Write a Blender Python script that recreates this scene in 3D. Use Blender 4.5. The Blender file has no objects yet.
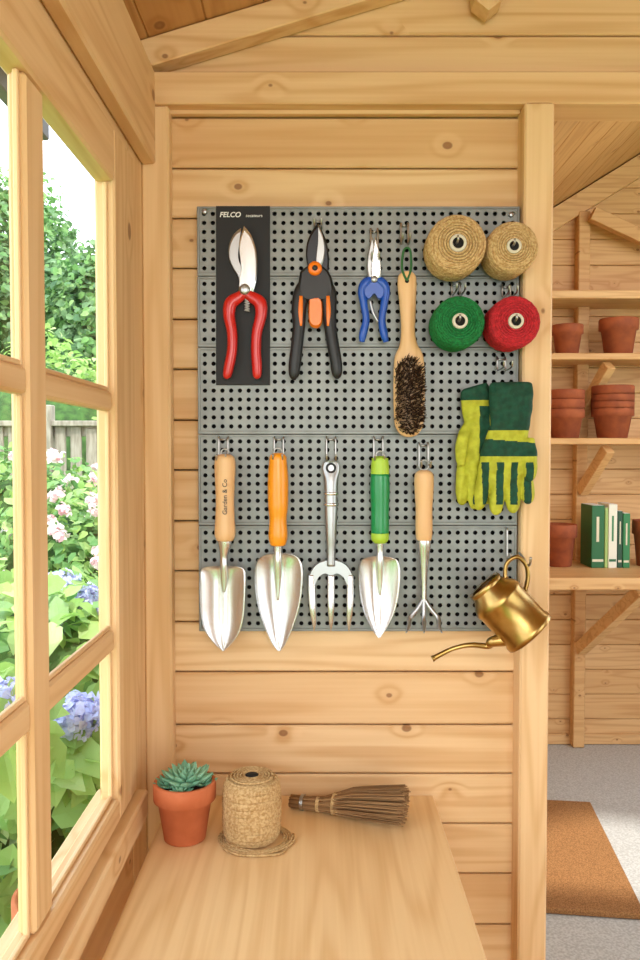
import bpy, bmesh, math, random
import numpy as np
from mathutils import Vector, Matrix
random.seed(4)
F=800.0; D=1.23; EYE=1.40; TILT=math.radians(2.0)
sc=bpy.context.scene
# ---------------------------------------------------------------- survey helper: measured bearing -> real point on plane y
def U(px,py,y=0.0):
    a=(px-320)/F; b=(480-py)/F
    dy=math.cos(TILT)+b*math.sin(TILT); dz=-math.sin(TILT)+b*math.cos(TILT)
    s=(y+D)/dy
    return Vector((a*s,y,EYE+s*dz))
def S(y=0.0): return (D+y)/F
# ---------------------------------------------------------------- materials
def lin(h):
    c=[int(h[i:i+2],16)/255 for i in (0,2,4)]
    return tuple((x/12.92 if x<=.04045 else ((x+.055)/1.055)**2.4) for x in c)+(1,)
def newmat(name):
    m=bpy.data.materials.new(name); m.use_nodes=True
    nt=m.node_tree; bs=nt.nodes['Principled BSDF']
    return m,nt,bs
def N(nt,t,**k):
    n=nt.nodes.new(t)
    for a,v in k.items(): setattr(n,a,v)
    return n
def mth(nt,op,a,b=None,clamp=False):
    n=N(nt,'ShaderNodeMath',operation=op,use_clamp=clamp)
    for i,v in enumerate((a,b)):
        if v is None: continue
        if isinstance(v,(int,float)): n.inputs[i].default_value=v
        else: nt.links.new(v,n.inputs[i])
    return n.outputs[0]
def mixc(nt,f,a,b,mode='MIX'):
    n=N(nt,'ShaderNodeMix',data_type='RGBA',blend_type=mode)
    L=nt.links
    if isinstance(f,(int,float)): n.inputs[0].default_value=f
    else: L.new(f,n.inputs[0])
    for i,v in ((6,a),(7,b)):
        if isinstance(v,tuple): n.inputs[i].default_value=v
        else: L.new(v,n.inputs[i])
    return n.outputs[2]
def mapr(nt,v,a,b,c,d):
    n=N(nt,'ShaderNodeMapRange',interpolation_type='SMOOTHSTEP')
    nt.links.new(v,n.inputs[0])
    for i,x in enumerate((a,b,c,d)): n.inputs[i+1].default_value=x
    return n.outputs[0]
def pine(name,g,n,c1='EAC897',c2='C9975F',kn='7E4C26',rough=.5,kscale=6.0,var=.11,knots=1.0,tint='C79256',grain=1.0):
    m,nt,bs=newmat(name); L=nt.links
    tc=N(nt,'ShaderNodeTexCoord'); geo=N(nt,'ShaderNodeNewGeometry')
    r=mth(nt,'MULTIPLY',geo.outputs['Random Per Island'],31.7)
    add=N(nt,'ShaderNodeVectorMath',operation='ADD'); L.new(tc.outputs['Object'],add.inputs[0]); L.new(r,add.inputs[1])
    v=add.outputs[0]
    def scl(vec):
        q=N(nt,'ShaderNodeVectorMath',operation='MULTIPLY'); L.new(v,q.inputs[0]); q.inputs[1].default_value=vec; return q.outputs[0]
    ax={'X':0,'Y':1,'Z':2}; gi=ax[g]; ni=ax[n]; ci=3-gi-ni
    sep=N(nt,'ShaderNodeSeparateXYZ'); L.new(v,sep.inputs[0])
    cmb=N(nt,'ShaderNodeCombineXYZ'); L.new(sep.outputs[gi],cmb.inputs[0]); L.new(mth(nt,'MULTIPLY',sep.outputs[ci],1.35),cmb.inputs[1])
    vo=N(nt,'ShaderNodeTexVoronoi',voronoi_dimensions='2D'); vo.inputs['Scale'].default_value=kscale; L.new(cmb.outputs[0],vo.inputs['Vector'])
    d=vo.outputs['Distance']
    sc2=N(nt,'ShaderNodeSeparateColor'); L.new(vo.outputs['Color'],sc2.inputs[0])
    on=mth(nt,'MULTIPLY',mth(nt,'GREATER_THAN',sc2.outputs[0],.30),knots)
    near=mth(nt,'MULTIPLY',mapr(nt,d,0,.2,1,0),on)
    s1=[12,12,12]; s1[gi]=.8
    n1=N(nt,'ShaderNodeTexNoise'); n1.inputs['Scale'].default_value=1; n1.inputs['Detail'].default_value=2; L.new(scl(s1),n1.inputs['Vector'])
    ph=mth(nt,'ADD',mth(nt,'MULTIPLY',n1.outputs[0],52),mth(nt,'MULTIPLY',near,6))
    ring=mth(nt,'ADD',mth(nt,'MULTIPLY',mth(nt,'SINE',ph),.5),.5)
    ring=mth(nt,'POWER',ring,2.2)
    s2=[170,170,170]; s2[gi]=3
    n2=N(nt,'ShaderNodeTexNoise'); n2.inputs['Scale'].default_value=1; n2.inputs['Detail'].default_value=2; L.new(scl(s2),n2.inputs['Vector'])
    s3=[5,5,5]; s3[gi]=1.2
    n3=N(nt,'ShaderNodeTexNoise'); n3.inputs['Scale'].default_value=1; L.new(scl(s3),n3.inputs['Vector'])
    f=mth(nt,'ADD',mth(nt,'MULTIPLY',ring,.44*grain),mth(nt,'MULTIPLY',mth(nt,'SUBTRACT',n2.outputs[0],.35),.6),True)
    f=mth(nt,'ADD',f,mth(nt,'MULTIPLY',near,.25),True)
    f=mth(nt,'ADD',f,mth(nt,'MULTIPLY',mth(nt,'SUBTRACT',n3.outputs[0],.5),.7),True)
    col=mixc(nt,f,lin(c1),lin(c2))
    r2=mth(nt,'FRACT',mth(nt,'MULTIPLY',geo.outputs['Random Per Island'],7.13))
    col=mixc(nt,mth(nt,'MULTIPLY',r2,var*3),col,lin(tint))
    rad=mth(nt,'ADD',mth(nt,'MULTIPLY',mth(nt,'POWER',sc2.outputs[1],2.0),.034),.010)
    km=mth(nt,'MULTIPLY',mth(nt,'SUBTRACT',mth(nt,'ADD',rad,.012),d),70,True)
    km=mth(nt,'MULTIPLY',km,on)
    core=mth(nt,'MULTIPLY',mth(nt,'MULTIPLY',mth(nt,'SUBTRACT',mth(nt,'MULTIPLY',rad,.6),d),90,True),on)
    col=mixc(nt,mth(nt,'MULTIPLY',km,.75),col,lin(kn)); col=mixc(nt,mth(nt,'MULTIPLY',core,.4),col,lin('A87A48'))
    L.new(col,bs.inputs['Base Color']); bs.inputs['Roughness'].default_value=rough
    bs.inputs['Specular IOR Level'].default_value=.35
    bp=N(nt,'ShaderNodeBump'); bp.inputs['Strength'].default_value=.12; bp.inputs['Distance'].default_value=.002
    L.new(n2.outputs[0],bp.inputs['Height']); L.new(bp.outputs[0],bs.inputs['Normal'])
    return m
def plain(name,h,rough=.5,metal=0,nscale=0,h2=None,bump=0,aniso=None,spec=.5,coat=0):
    m,nt,bs=newmat(name); L=nt.links
    bs.inputs['Roughness'].default_value=rough; bs.inputs['Metallic'].default_value=metal
    bs.inputs['Specular IOR Level'].default_value=spec; bs.inputs['Coat Weight'].default_value=coat
    bs.inputs['Base Color'].default_value=lin(h)
    if nscale:
        tc=N(nt,'ShaderNodeTexCoord'); n=N(nt,'ShaderNodeTexNoise'); n.inputs['Detail'].default_value=4
        v=tc.outputs['Object']
        if aniso:
            q=N(nt,'ShaderNodeVectorMath',operation='MULTIPLY'); L.new(v,q.inputs[0]); q.inputs[1].default_value=aniso; v=q.outputs[0]
        n.inputs['Scale'].default_value=nscale; L.new(v,n.inputs['Vector'])
        if h2:
            f=mapr(nt,n.outputs[0],.32,.68,0,1)
            L.new(mixc(nt,f,lin(h),lin(h2)),bs.inputs['Base Color'])
        if bump:
            b=N(nt,'ShaderNodeBump'); b.inputs['Strength'].default_value=bump; b.inputs['Distance'].default_value=.003
            L.new(n.outputs[0],b.inputs['Height']); L.new(b.outputs[0],bs.inputs['Normal'])
    return m
def leafmat(name,cols,trans=.25,rough=.45):
    m,nt,bs=newmat(name); L=nt.links
    geo=N(nt,'ShaderNodeNewGeometry'); cr=N(nt,'ShaderNodeValToRGB')
    e=cr.color_ramp.elements
    while len(e)<len(cols): e.new(.5)
    for i,c in enumerate(cols): e[i].position=i/(len(cols)-1); e[i].color=lin(c)
    L.new(geo.outputs['Random Per Island'],cr.inputs[0]); L.new(cr.outputs[0],bs.inputs['Base Color'])
    bs.inputs['Roughness'].default_value=rough; bs.inputs['Specular IOR Level'].default_value=.3
    tr=N(nt,'ShaderNodeBsdfTranslucent'); L.new(cr.outputs[0],tr.inputs[0]); mx=N(nt,'ShaderNodeMixShader'); mx.inputs[0].default_value=trans
    L.new(bs.outputs[0],mx.inputs[1]); L.new(tr.outputs[0],mx.inputs[2]); L.new(mx.outputs[0],nt.nodes['Material Output'].inputs[0])
    return m
P_X=pine('pine_boards_x','X','Y'); P_Z=pine('pine_post_z','Z','Y',kscale=4.5,c2='D0A46C'); P_ZX=pine('pine_post_zx','Z','X',kscale=4,c2='D0A46C')
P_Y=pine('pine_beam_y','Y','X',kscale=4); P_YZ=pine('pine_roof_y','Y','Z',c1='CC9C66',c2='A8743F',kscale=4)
P_T=pine('pine_table','Y','Z',c1='EFCB95',c2='D3A163',rough=.33,var=.0,knots=0.0,grain=.9)
P_BX=pine('pine_back_x','X','Y',c1='DBB07A',c2='B68048')
P_TURN=pine('turned_beech','Z','Y',c1='E9C08C',c2='D6A56A',knots=0.0,rough=.35)
STEEL=plain('polished_steel','E2E4E4',.27,.88,90,'CCCECE',0,(1,1,.04))
STEEL2=plain('satin_steel','B4B7B8',.36,.9)
WIRE=plain('hook_wire','B5B5B2',.3,1)
PEG=plain('galvanised_sheet','7F8380',.48,.5,35,'8B8F8B',.0)
RED=plain('red_grip','C8201A',.32,0,coat=.3); BLK=plain('black_grip','1C1D1F',.45); ORG=plain('orange_grip','F07A12',.35,coat=.2)
ORG2=plain('orange_handle','F39A18',.35,coat=.3); BLUE=plain('blue_grip','0F4FB4',.35,coat=.2); GRN=plain('green_handle','0A8A48',.33,coat=.3)
LIME=plain('lime_band','A8CC3A',.4); CARD=plain('black_card','0E0F10',.6); WHITE=plain('white_print','E8E8E4',.6)
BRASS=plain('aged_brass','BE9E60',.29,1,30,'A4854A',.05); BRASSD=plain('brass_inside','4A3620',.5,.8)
TERRA=plain('terracotta','D0764A',.75,0,30,'C2683C',.1); TERRA2=plain('terracotta_old','A4552F',.8,0,20,'8B4528',.1)
SOIL=plain('potting_soil','3A2A1E',.95,0,200,'1E150E',.8)
JUTE=plain('jute_twine','D6B884',.9,0,300,'B48E58',.6); GTW=plain('green_twine','10823E',.8,0,300,'0B622C',.5); RTW=plain('red_twine','CE2430',.8,0,300,'A21822',.5)
TUBEC=plain('spool_core','D9D2BE',.7); DARK=plain('hole_shade_black','0A0908',.8); GAP=plain('groove_shade_backing','55341A',.9)  # DARK and GAP: dark colours standing in for shade in holes and grooves
GLG=plain('glove_green','0C4A33',.8,0,120,'083A27',.5); GLY=plain('glove_lime','BCC034',.75,0,90,'A6A824',.5)
BRIS=leafmat('bristle_brown',['3A2616','5A3C22','2A1A10'],0,.7); STRAW=leafmat('heather_twigs',['8E6A42','B89062','6E5032','A07A50'],0,.8)
FELT=plain('roof_felt','3A3D40',.9,0,80,'2C2E30',.4); GUT=plain('grey_gutter','565A5E',.5)
CONC=plain('concrete_floor','C6C7C4',.8,0,140,'A9A9A5',.05); COIR=plain('coir_mat','AE7E4C',.95,0,260,'80562E',1.0)
GRASS=plain('lawn','7FA84C',.95,0,12,'5F8A38',.5); PAVE=plain('garden_path','A79C8A',.9,0,10,'8C8274',.3)
FENCEM=plain('weathered_fence','A89E8E',.85,0,8,'867C6C',.3,(6,6,1))
LEAFL=leafmat('leaf_light',['A0C664','BCD680','8CB85A','D2E29C'],.45); LEAFM=leafmat('leaf_mid',['72A052','8CB26A','5E9050','AAC680'],.4)
LEAFD=leafmat('leaf_dark',['6A8C5C','80A06C','587C52','96B27E'],.35); FLW=leafmat('rose_petal',['F8DCE2','FFF8F2','F2B6C4'],.3)
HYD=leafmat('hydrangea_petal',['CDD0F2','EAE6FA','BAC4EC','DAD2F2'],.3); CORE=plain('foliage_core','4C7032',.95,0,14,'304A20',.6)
SUCC=plain('succulent_leaf','8ABB98',.5,0,40,'689E7E',0); BARK=plain('bark','6A5340',.9,0,20,'4A392C',.5)
gm,nt,bs=newmat('window_glass')
tr=N(nt,'ShaderNodeBsdfTransparent'); gl=N(nt,'ShaderNodeBsdfGlossy'); gl.inputs['Roughness'].default_value=.02
mx=N(nt,'ShaderNodeMixShader'); mx.inputs[0].default_value=.05
nt.links.new(tr.outputs[0],mx.inputs[1]); nt.links.new(gl.outputs[0],mx.inputs[2]); nt.links.new(mx.outputs[0],nt.nodes['Material Output'].inputs[0])
GLASS=gm
# ---------------------------------------------------------------- builder
class B:
    def __init__(s,name): s.name=name; s.v=[]; s.f=[]; s.m=[]; s.s=[]; s.mats=[]
    def add(s,vs,fs,mat,smooth=True):
        o=len(s.v); s.v.extend([tuple(p) for p in vs])
        if mat not in s.mats: s.mats.append(mat)
        mi=s.mats.index(mat)
        for f in fs: s.f.append(tuple(i+o for i in f)); s.m.append(mi); s.s.append(smooth)
    def build(s,parent=None):
        me=bpy.data.meshes.new(s.name); me.from_pydata(s.v,[],s.f)
        for m in s.mats: me.materials.append(m)
        me.polygons.foreach_set('material_index',s.m); me.polygons.foreach_set('use_smooth',s.s); me.update()
        o=bpy.data.objects.new(s.name,me); sc.collection.objects.link(o)
        if parent: o.parent=parent
        return o
def box(b,x0,x1,y0,y1,z0,z1,mat,bev=.002,M=None):
    bm=bmesh.new(); bmesh.ops.create_cube(bm,size=1)
    for v in bm.verts: v.co=Vector(((v.co.x+.5)*(x1-x0)+x0,(v.co.y+.5)*(y1-y0)+y0,(v.co.z+.5)*(z1-z0)+z0))
    if bev>0: bmesh.ops.bevel(bm,geom=bm.edges[:],offset=bev,segments=1,affect='EDGES')
    if M is not None: bmesh.ops.transform(bm,matrix=M,verts=bm.verts)
    bm.verts.index_update()
    b.add([v.co.copy() for v in bm.verts],[[v.index for v in f.verts] for f in bm.faces],mat,False); bm.free()
def beam(b,p0,p1,w,h,mat,up=Vector((0,0,1)),bev=.002):
    p0=Vector(p0);p1=Vector(p1); x=(p1-p0); L=x.length; x.normalize(); y=up.cross(x).normalized(); z=x.cross(y)
    M=Matrix((( x.x,y.x,z.x,p0.x),(x.y,y.y,z.y,p0.y),(x.z,y.z,z.z,p0.z),(0,0,0,1)))
    box(b,0,L,-w/2,w/2,-h/2,h/2,mat,bev,M)
def cr(pts,n=6):
    pts=[tuple(p) for p in pts]; P=[pts[0]]+pts+[pts[-1]]; out=[]
    for i in range(1,len(P)-2):
        for k in range(n):
            t=k/n; out.append(tuple(.5*((2*b)+(c-a)*t+(2*a-5*b+4*c-d)*t*t+(-a+3*b-3*c+d)*t**3) for a,b,c,d in zip(P[i-1],P[i],P[i+1],P[i+2])))
    out.append(pts[-1]); return out
def tube(b,pts,rad,mat,seg=12,ref=Vector((0,1,0)),cap=True):
    pts=[Vector(p[:3]) for p in pts]; n=len(pts)
    if not isinstance(rad,list): rad=[rad]*n
    vs=[];fs=[]; nrm=None
    for i,p in enumerate(pts):
        t=(pts[min(i+1,n-1)]-pts[max(i-1,0)])
        if t.length<1e-9: t=Vector((0,0,1))
        t.normalize()
        if nrm is None:
            nrm=ref-ref.dot(t)*t
            if nrm.length<1e-3: nrm=Vector((1,0,.01))-Vector((1,0,.01)).dot(t)*t
        else: nrm=nrm-nrm.dot(t)*t
        nrm.normalize(); bn=t.cross(nrm)
        r=rad[i]; ra,rb=(r if isinstance(r,tuple) else (r,r))
        for k in range(seg):
            a=2*math.pi*k/seg; vs.append(p+bn*ra*math.cos(a)+nrm*rb*math.sin(a))
    for i in range(n-1):
        for k in range(seg):
            k2=(k+1)%seg; fs.append((i*seg+k,i*seg+k2,(i+1)*seg+k2,(i+1)*seg+k))
    if cap: fs.append(tuple(range(seg-1,-1,-1))); fs.append(tuple((n-1)*seg+k for k in range(seg)))
    b.add(vs,fs,mat,True)
def ctube(b,P,mat,n=5,seg=12,ref=Vector((0,1,0))):
    Q=cr([p if len(p)==5 else tuple(p)+(p[3],) for p in P],n)
    tube(b,[q[:3] for q in Q],[(max(q[3],1e-4),max(q[4],1e-4)) for q in Q],mat,seg,ref)
def lathe(b,o,axis,prof,mat,seg=32,cap0=True,cap1=True):
    o=Vector(o); a=Vector(axis).normalized(); t=Vector((1,0,0)) if abs(a.x)<.8 else Vector((0,0,1))
    u=(t-t.dot(a)*a).normalized(); w=a.cross(u); vs=[];fs=[]
    for r,h in prof:
        for k in range(seg):
            an=2*math.pi*k/seg; vs.append(o+a*h+u*r*math.cos(an)+w*r*math.sin(an))
    for i in range(len(prof)-1):
        for k in range(seg):
            k2=(k+1)%seg; fs.append((i*seg+k,i*seg+k2,(i+1)*seg+k2,(i+1)*seg+k))
    if cap0: fs.append(tuple(range(seg-1,-1,-1)))
    if cap1: fs.append(tuple((len(prof)-1)*seg+k for k in range(seg)))
    b.add(vs,fs,mat,True)
def plate(b,outline,y,th,mat,smooth_n=4,inset=.9,px=True):
    P=cr(list(outline)+[outline[0]],smooth_n)[:-1] if smooth_n else list(outline)
    W=[U(p[0],p[1],y) for p in P] if px else [Vector((p[0],y,p[1])) for p in P]
    c=sum(W,Vector())/len(W); n=len(W)
    f=[c+(w-c)*inset+Vector((0,-th/2,0)) for w in W]; m=[w.copy() for w in W]; k=[w+Vector((0,th/2,0)) for w in W]
    fs=[tuple(range(n))]+[(i,(i+1)%n,n+(i+1)%n,n+i) for i in range(n)]+[(n+i,n+(i+1)%n,2*n+(i+1)%n,2*n+i) for i in range(n)]+[tuple(range(3*n-1,2*n-1,-1))]
    b.add(f+m+k,fs,mat,False)
def empty(name,loc=(0,0,0)):
    e=bpy.data.objects.new(name,None); sc.collection.objects.link(e); e.location=loc; e.empty_display_size=.05; return e

# ================================================================ ROOM SHELL
XL=-.265; XR=U(520,480,-.03).x; XP=U(549,480,-.03).x
pitch=.3
w=B('wall_back')
zs=[U(0,y,0).z for y in (1050,974,925,874,824,774,725,672,622,571,521,470,420,369,319,268,218,168,117,90)]
zs=[0,.09,.17,.25,.33,.41,.48,.56]+[z for z in zs if z>.6]
for a,b_ in zip(zs[:-1],zs[1:]): box(w,XL,XR+.02,0,.02,a+.0012,b_-.0012,P_X,.0024)
ztop=U(150,82,0).z
z=0
while z<ztop-.05: box(w,1.25,1.68,0,.02,z,z+.077,P_X,.0022); z+=.0785
z=ztop-.01; RX=.72; zE=U(150,52,0).z
while z<zE+(RX-XL)*pitch:
    x0=max(XL,XL+(z-zE)/pitch); x1=RX+(RX-x0)
    box(w,x0,x1,0,.02,z,z+.0785,P_X,.0026); z+=.0805
box(w,XL,XR+.02,.0205,.026,0,ztop,GAP,0); box(w,1.25,1.68,.0205,.026,0,ztop,GAP,0)  # dark backing sheets added to stop light leaking through the board gaps
w.build()
t=B('trim_door_beam'); box(t,XL,1.7,-.035,.03,U(0,105,-.03).z,ztop,P_X,.002); box(t,XL,XR,-.012,0,U(0,117,0).z,U(0,105,-.02).z-.001,P_X,.001); t.build()
t=B('trim_corner_post'); box(t,XL,U(172,480,-.02).x,-.03,.0,0,U(0,105,-.03).z,P_Z,.003); t.build()
t=B('trim_door_post'); box(t,XR,XP,-.04,.035,0,U(0,105,-.03).z,P_Z,.003); box(t,1.22,1.265,-.04,.035,0,U(0,105,-.03).z,P_Z,.003); t.build()
# left wall
wl=B('wall_left')
zt=EYE+.405; zb=EYE-.475; Yb=-2.3
yE=-.112      # far end of the window frame
box(wl,XL-.02,XL,yE,0,0,zE,P_ZX,.002)
z=0
while z<zb-.12: box(wl,XL-.02,XL,Yb,yE-.001,z,z+.077,P_Y,.002); z+=.0785
box(wl,XL-.02,XL,Yb,yE-.001,z,zb-.041,P_Y,.002)
box(wl,XL-.02,XL,Yb,yE-.001,zt+.001,zE,P_Y,.002)
box(wl,XL+.0005,XL+.022,Yb,-.031,EYE+.425,EYE+.56,P_Y,.003)
wl.build()
wi=B('window_1')
yS=-D+1.014
zh=EYE+.338; zr_=EYE-.445
fx0,fx1=XL-.018,XL+.008
box(wi,fx0,fx1,yS,yE-.001,zb,zt,P_ZX,.003)           # far stile
box(wi,fx0,fx1,Yb,yS-.0005,zh,zt,P_Y,.003)            # head
box(wi,fx0,fx1,Yb,yS-.0005,zb,zr_,P_Y,.003)           # bottom rail
box(wi,XL-.05,XL+.022,Yb,yE-.001,zb-.04,zb-.001,P_Y,.003) # sill
ya=yS; first=True
while ya>Yb+.3:
    y1=(-D+.767) if first else ya-.252
    y0=y1-.047; first=False
    box(wi,XL-.013,XL+.004,y0,y1,zr_+.0005,zh-.0005,P_ZX,.003)
    for zc,hh in ((EYE+.064,.012),(EYE-.240,.014)): box(wi,XL-.0135,XL+.002,y1+.0004,ya-.0004,zc-hh,zc+hh,P_Y,.003)
    for za,zb2 in ((-.4445,-.255),(-.225,.051),(.077,.337)):
        box(wi,XL-.006,XL-.001,ya-.006,ya-.0005,EYE+za,EYE+zb2,P_ZX,.001)
        box(wi,XL-.006,XL-.001,y1+.0005,ya-.0065,EYE+za,EYE+za+.005,P_Y,.001)
    wi.add([(XL-.009,y1,zr_),(XL-.009,ya,zr_),(XL-.009,ya,zh),(XL-.009,y1,zh)],[(0,1,2,3)],GLASS,False)
    ya=y0
wi.build()
# roof / ceiling of the front bay
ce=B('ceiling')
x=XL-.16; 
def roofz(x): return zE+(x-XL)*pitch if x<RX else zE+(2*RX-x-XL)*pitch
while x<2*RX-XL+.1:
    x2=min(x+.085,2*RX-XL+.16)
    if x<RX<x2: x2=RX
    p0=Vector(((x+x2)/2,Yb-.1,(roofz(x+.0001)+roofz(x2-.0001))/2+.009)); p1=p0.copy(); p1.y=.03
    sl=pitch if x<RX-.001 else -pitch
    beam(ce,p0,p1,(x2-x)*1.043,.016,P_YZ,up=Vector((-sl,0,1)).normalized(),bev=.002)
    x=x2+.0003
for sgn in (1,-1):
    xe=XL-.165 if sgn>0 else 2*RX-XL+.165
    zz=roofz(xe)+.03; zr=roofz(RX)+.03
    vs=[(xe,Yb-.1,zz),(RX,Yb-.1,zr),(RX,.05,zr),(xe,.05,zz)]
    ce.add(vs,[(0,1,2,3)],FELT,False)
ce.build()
g=B('roof_eave'); box(g,XL-.185,XL-.165,Yb-.1,.06,roofz(XL-.165)-.06,roofz(XL-.165)+.035,GUT,.002); g.build()
rf=B('rafter')
th=.040
for yy,wd in ((-.02,.035),(-1.75,.04)):
    p0=Vector((XL,yy,roofz(XL)-.022)); p1=Vector((RX,yy,roofz(RX)-.022)); beam(rf,p0,p1,wd,th,P_X)
    beam(rf,Vector((2*RX-XL,yy,roofz(XL)-.022)),p1,wd,th,P_X)
rf.build()
rb=B('ridge_beam'); box(rb,RX-.02,RX+.02,Yb,0,roofz(RX)-.09,roofz(RX)-.01,P_Y,.003); rb.build()
pk=B('trim_strut'); plate(pk,[(468,-40),(504,-40),(500,6),(487,17),(473,6)],-.03,.03,P_Z,0,.96); pk.build()
fl=B('floor'); x=XL-.02
while x<1.7: box(fl,x,x+.12,Yb,.03,-.02,0,P_YZ,.001); x+=.121
fl.build()
wr=B('wall_right'); z=0
while z<EYE+.6:
    if z<.8 or z>EYE+.45: box(wr,1.68,1.71,Yb,.02,z,z+.077,P_Y,.002)
    else:
        box(wr,1.68,1.71,-.5,.02,z,z+.077,P_Y,.002); box(wr,1.68,1.71,Yb,-1.7,z,z+.077,P_Y,.002)
    z+=.0785
wr.build()
wf=B('wall_front_unseen'); z=0  # unseen wall behind the camera, added so window light dominates
while z<zE+.25:
    za=z+.077
    if z<1.85: box(wf,XL-.02,-.12,Yb-.03,Yb-.001,z,za,P_X,.002); box(wf,1.05,1.71,Yb-.03,Yb-.001,z,za,P_X,.002)
    else:
        x0=max(XL-.02,XL+(za-zE)/pitch); box(wf,x0,2*RX-x0,Yb-.03,Yb-.001,z,za,P_X,.002)
    z+=.0785
wf.build()
# ================================================================ SECOND ROOM
Y2=2.57
def r2z(x): 
    v=EYE+1.13+.62*(x-1.07) if x<1.9 else EYE+1.13+.62*(.83)-.62*(x-1.9)
    return v
wb=B('wall_far'); z=0
while z<3.25:
    xa=max(.3,1.07+(z-EYE-1.13)/.62) if z>EYE+.7 else .3
    xb=2.7 if z<EYE+1.15 else max(xa+.1,1.9+(EYE+1.13+.62*.83-z)/.62)
    if z>EYE+1.6: break
    box(wb,min(xa,2.6),min(xb,2.7),Y2,Y2+.02,z,z+.118,P_BX,.003); z+=.12
box(wb,.3,2.7,Y2+.0205,Y2+.027,0,2.9,GAP,0)  # added dark sheet: blocks light between far boards, keeps grooves dark
wb.build()
w2=B('wall_side'); box(w2,.3,.33,.04,Y2,0,r2z(.33),P_Y,.002)
z=0
while z<.8: box(w2,2.7,2.73,.04,Y2+.02,z,z+.118,P_Y,.002); z+=.12
box(w2,2.7,2.73,1.9,Y2+.02,.8,EYE+1.1,P_Y,.002); w2.build()
c2=B('ceiling_rear'); x=.25
while x<2.75:
    x2=x+.115
    if x<1.9<x2: x2=1.9
    sl=.62 if x<1.89 else -.62
    p0=Vector(((x+x2)/2,.06,(r2z(x+1e-4)+r2z(x2-1e-4))/2+.009)); p1=p0.copy(); p1.y=Y2+.1
    beam(c2,p0,p1,(x2-x)*1.18,.016,P_YZ,up=Vector((-sl,0,1)).normalized(),bev=.003); x=x2+.0005
c2.build()
r2=B('rafter'); 
yy=Y2-.03
beam(r2,(.33,yy,r2z(.33)-.06),(1.9,yy,r2z(1.9)-.06),.05,.09,P_BX); beam(r2,(2.7,yy,r2z(2.7)-.06),(1.9,yy,r2z(1.9)-.06),.05,.09,P_BX)
beam(r2,U(592,214,Y2-.10),U(660,246,Y2-.10),.045,.06,P_BX)
r2.build()
f2=B('floor_rear'); box(f2,.3,2.73,.035,Y2+.02,-.03,-.002,CONC,0); f2.build()
bb=B('baseboard_far'); box(bb,.33,2.7,Y2-.015,Y2,0,.05,P_BX,.003); bb.build()
sh=B('shelving_unit')
ys=Y2-.27
for py,th in ((290,.036),(353,.028),(438,.028)):
    z1=U(600,py,ys).z; box(sh,.95,2.3,ys,Y2-.001,z1-th,z1,P_BX,.003)
yc=-D+3.22; zc=U(600,578,yc).z
box(sh,.9,2.3,yc,Y2-.001,zc-.05,zc,P_BX,.004)
for px in (581,668):
    q_=U(px,500,Y2-.05).x
    box(sh,q_-.027,q_+.027,Y2-.06,Y2-.001,0,U(0,215,Y2).z,P_BX,.004)
    for zz in (U(600,353,ys).z-.028,U(600,438,ys).z-.028):
        beam(sh,(q_,Y2-.06,zz-.22),(q_+.06,ys+.04,zz-.02),.045,.05,P_BX)
    beam(sh,(q_,Y2-.06,zc-.42),(q_+.12,yc+.10,zc-.07),.05,.055,P_BX)
sh.build()
yp=ys+.1
def onshelf(name,px,zshelf,wpx,hpx,y,stack=1,mat=TERRA2):
    p=B(name); x=U(px,450,y).x; s=S(y); R=wpx/2*s; H=hpx*s; h1=H if stack==1 else H*.6
    for i in range(stack):
        o=Vector((x,y,zshelf+.0005+(H-h1)*i/max(1,stack-1)))
        lathe(p,o,(0,0,1),[(R*.66,0),(R*.7,.002),(R*.88,h1*.68),(R,h1*.7),(R,h1*.97),(R*.97,h1),(R*.9,h1),(R*.84,h1*.7),(R*.8,h1*.5)],mat,32)
    p.build()
zA=U(600,353,ys).z; zB=U(600,438,ys).z
onshelf('terracotta_pot',566,zA,31,30,yp); onshelf('terracotta_pot',617,zA,38,36,yp)
onshelf('stacked_flower_pots',565,zB,37,48,yp,3); onshelf('stacked_flower_pots',612,zB,41,52,yp,4)
onshelf('terracotta_pot',560,zc,35,42,yp-.06); onshelf('terracotta_pot',650,zc,32,46,yp-.06)
bk=B('book_row'); x=U(586,500,yp-.05).x; cols=[plain('book_%d'%i,h,.55) for i,h in enumerate(('24663A','E4E2D0','2E7C48','9DB86A','1F4A30','D8D0B4'))]
for i,(wd,hh) in enumerate(((.058,.275),(.016,.265),(.040,.28),(.024,.25),(.033,.24))):
    yb=yp-.13; m=cols[(0,3,1,4,2)[i]]
    box(bk,x,x+wd-.002,yb,yb+.15,zc,zc+hh,m,.002); box(bk,x+.003,x+wd-.005,yb+.003,yb+.152,zc+.004,zc+hh+.001,WHITE,0)
    if wd>.02:
        box(bk,x+wd*.36,x+wd*.56,yb-.0008,yb,zc+hh*.42,zc+hh*.82,cols[5] if i!=2 else cols[2],0)
        box(bk,x+.004,x+wd-.006,yb-.0008,yb,zc+hh*.1,zc+hh*.14,cols[5] if i!=2 else cols[0],0)
    x+=wd
bk.build()
mt=B('coir_doormat'); M=Matrix.Translation((.975,-D+2.345,0))@Matrix.Rotation(math.radians(-7),4,'Z'); box(mt,-.56,0,0,.78,-.001,.018,COIR,.004,M); mt.build()
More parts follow.
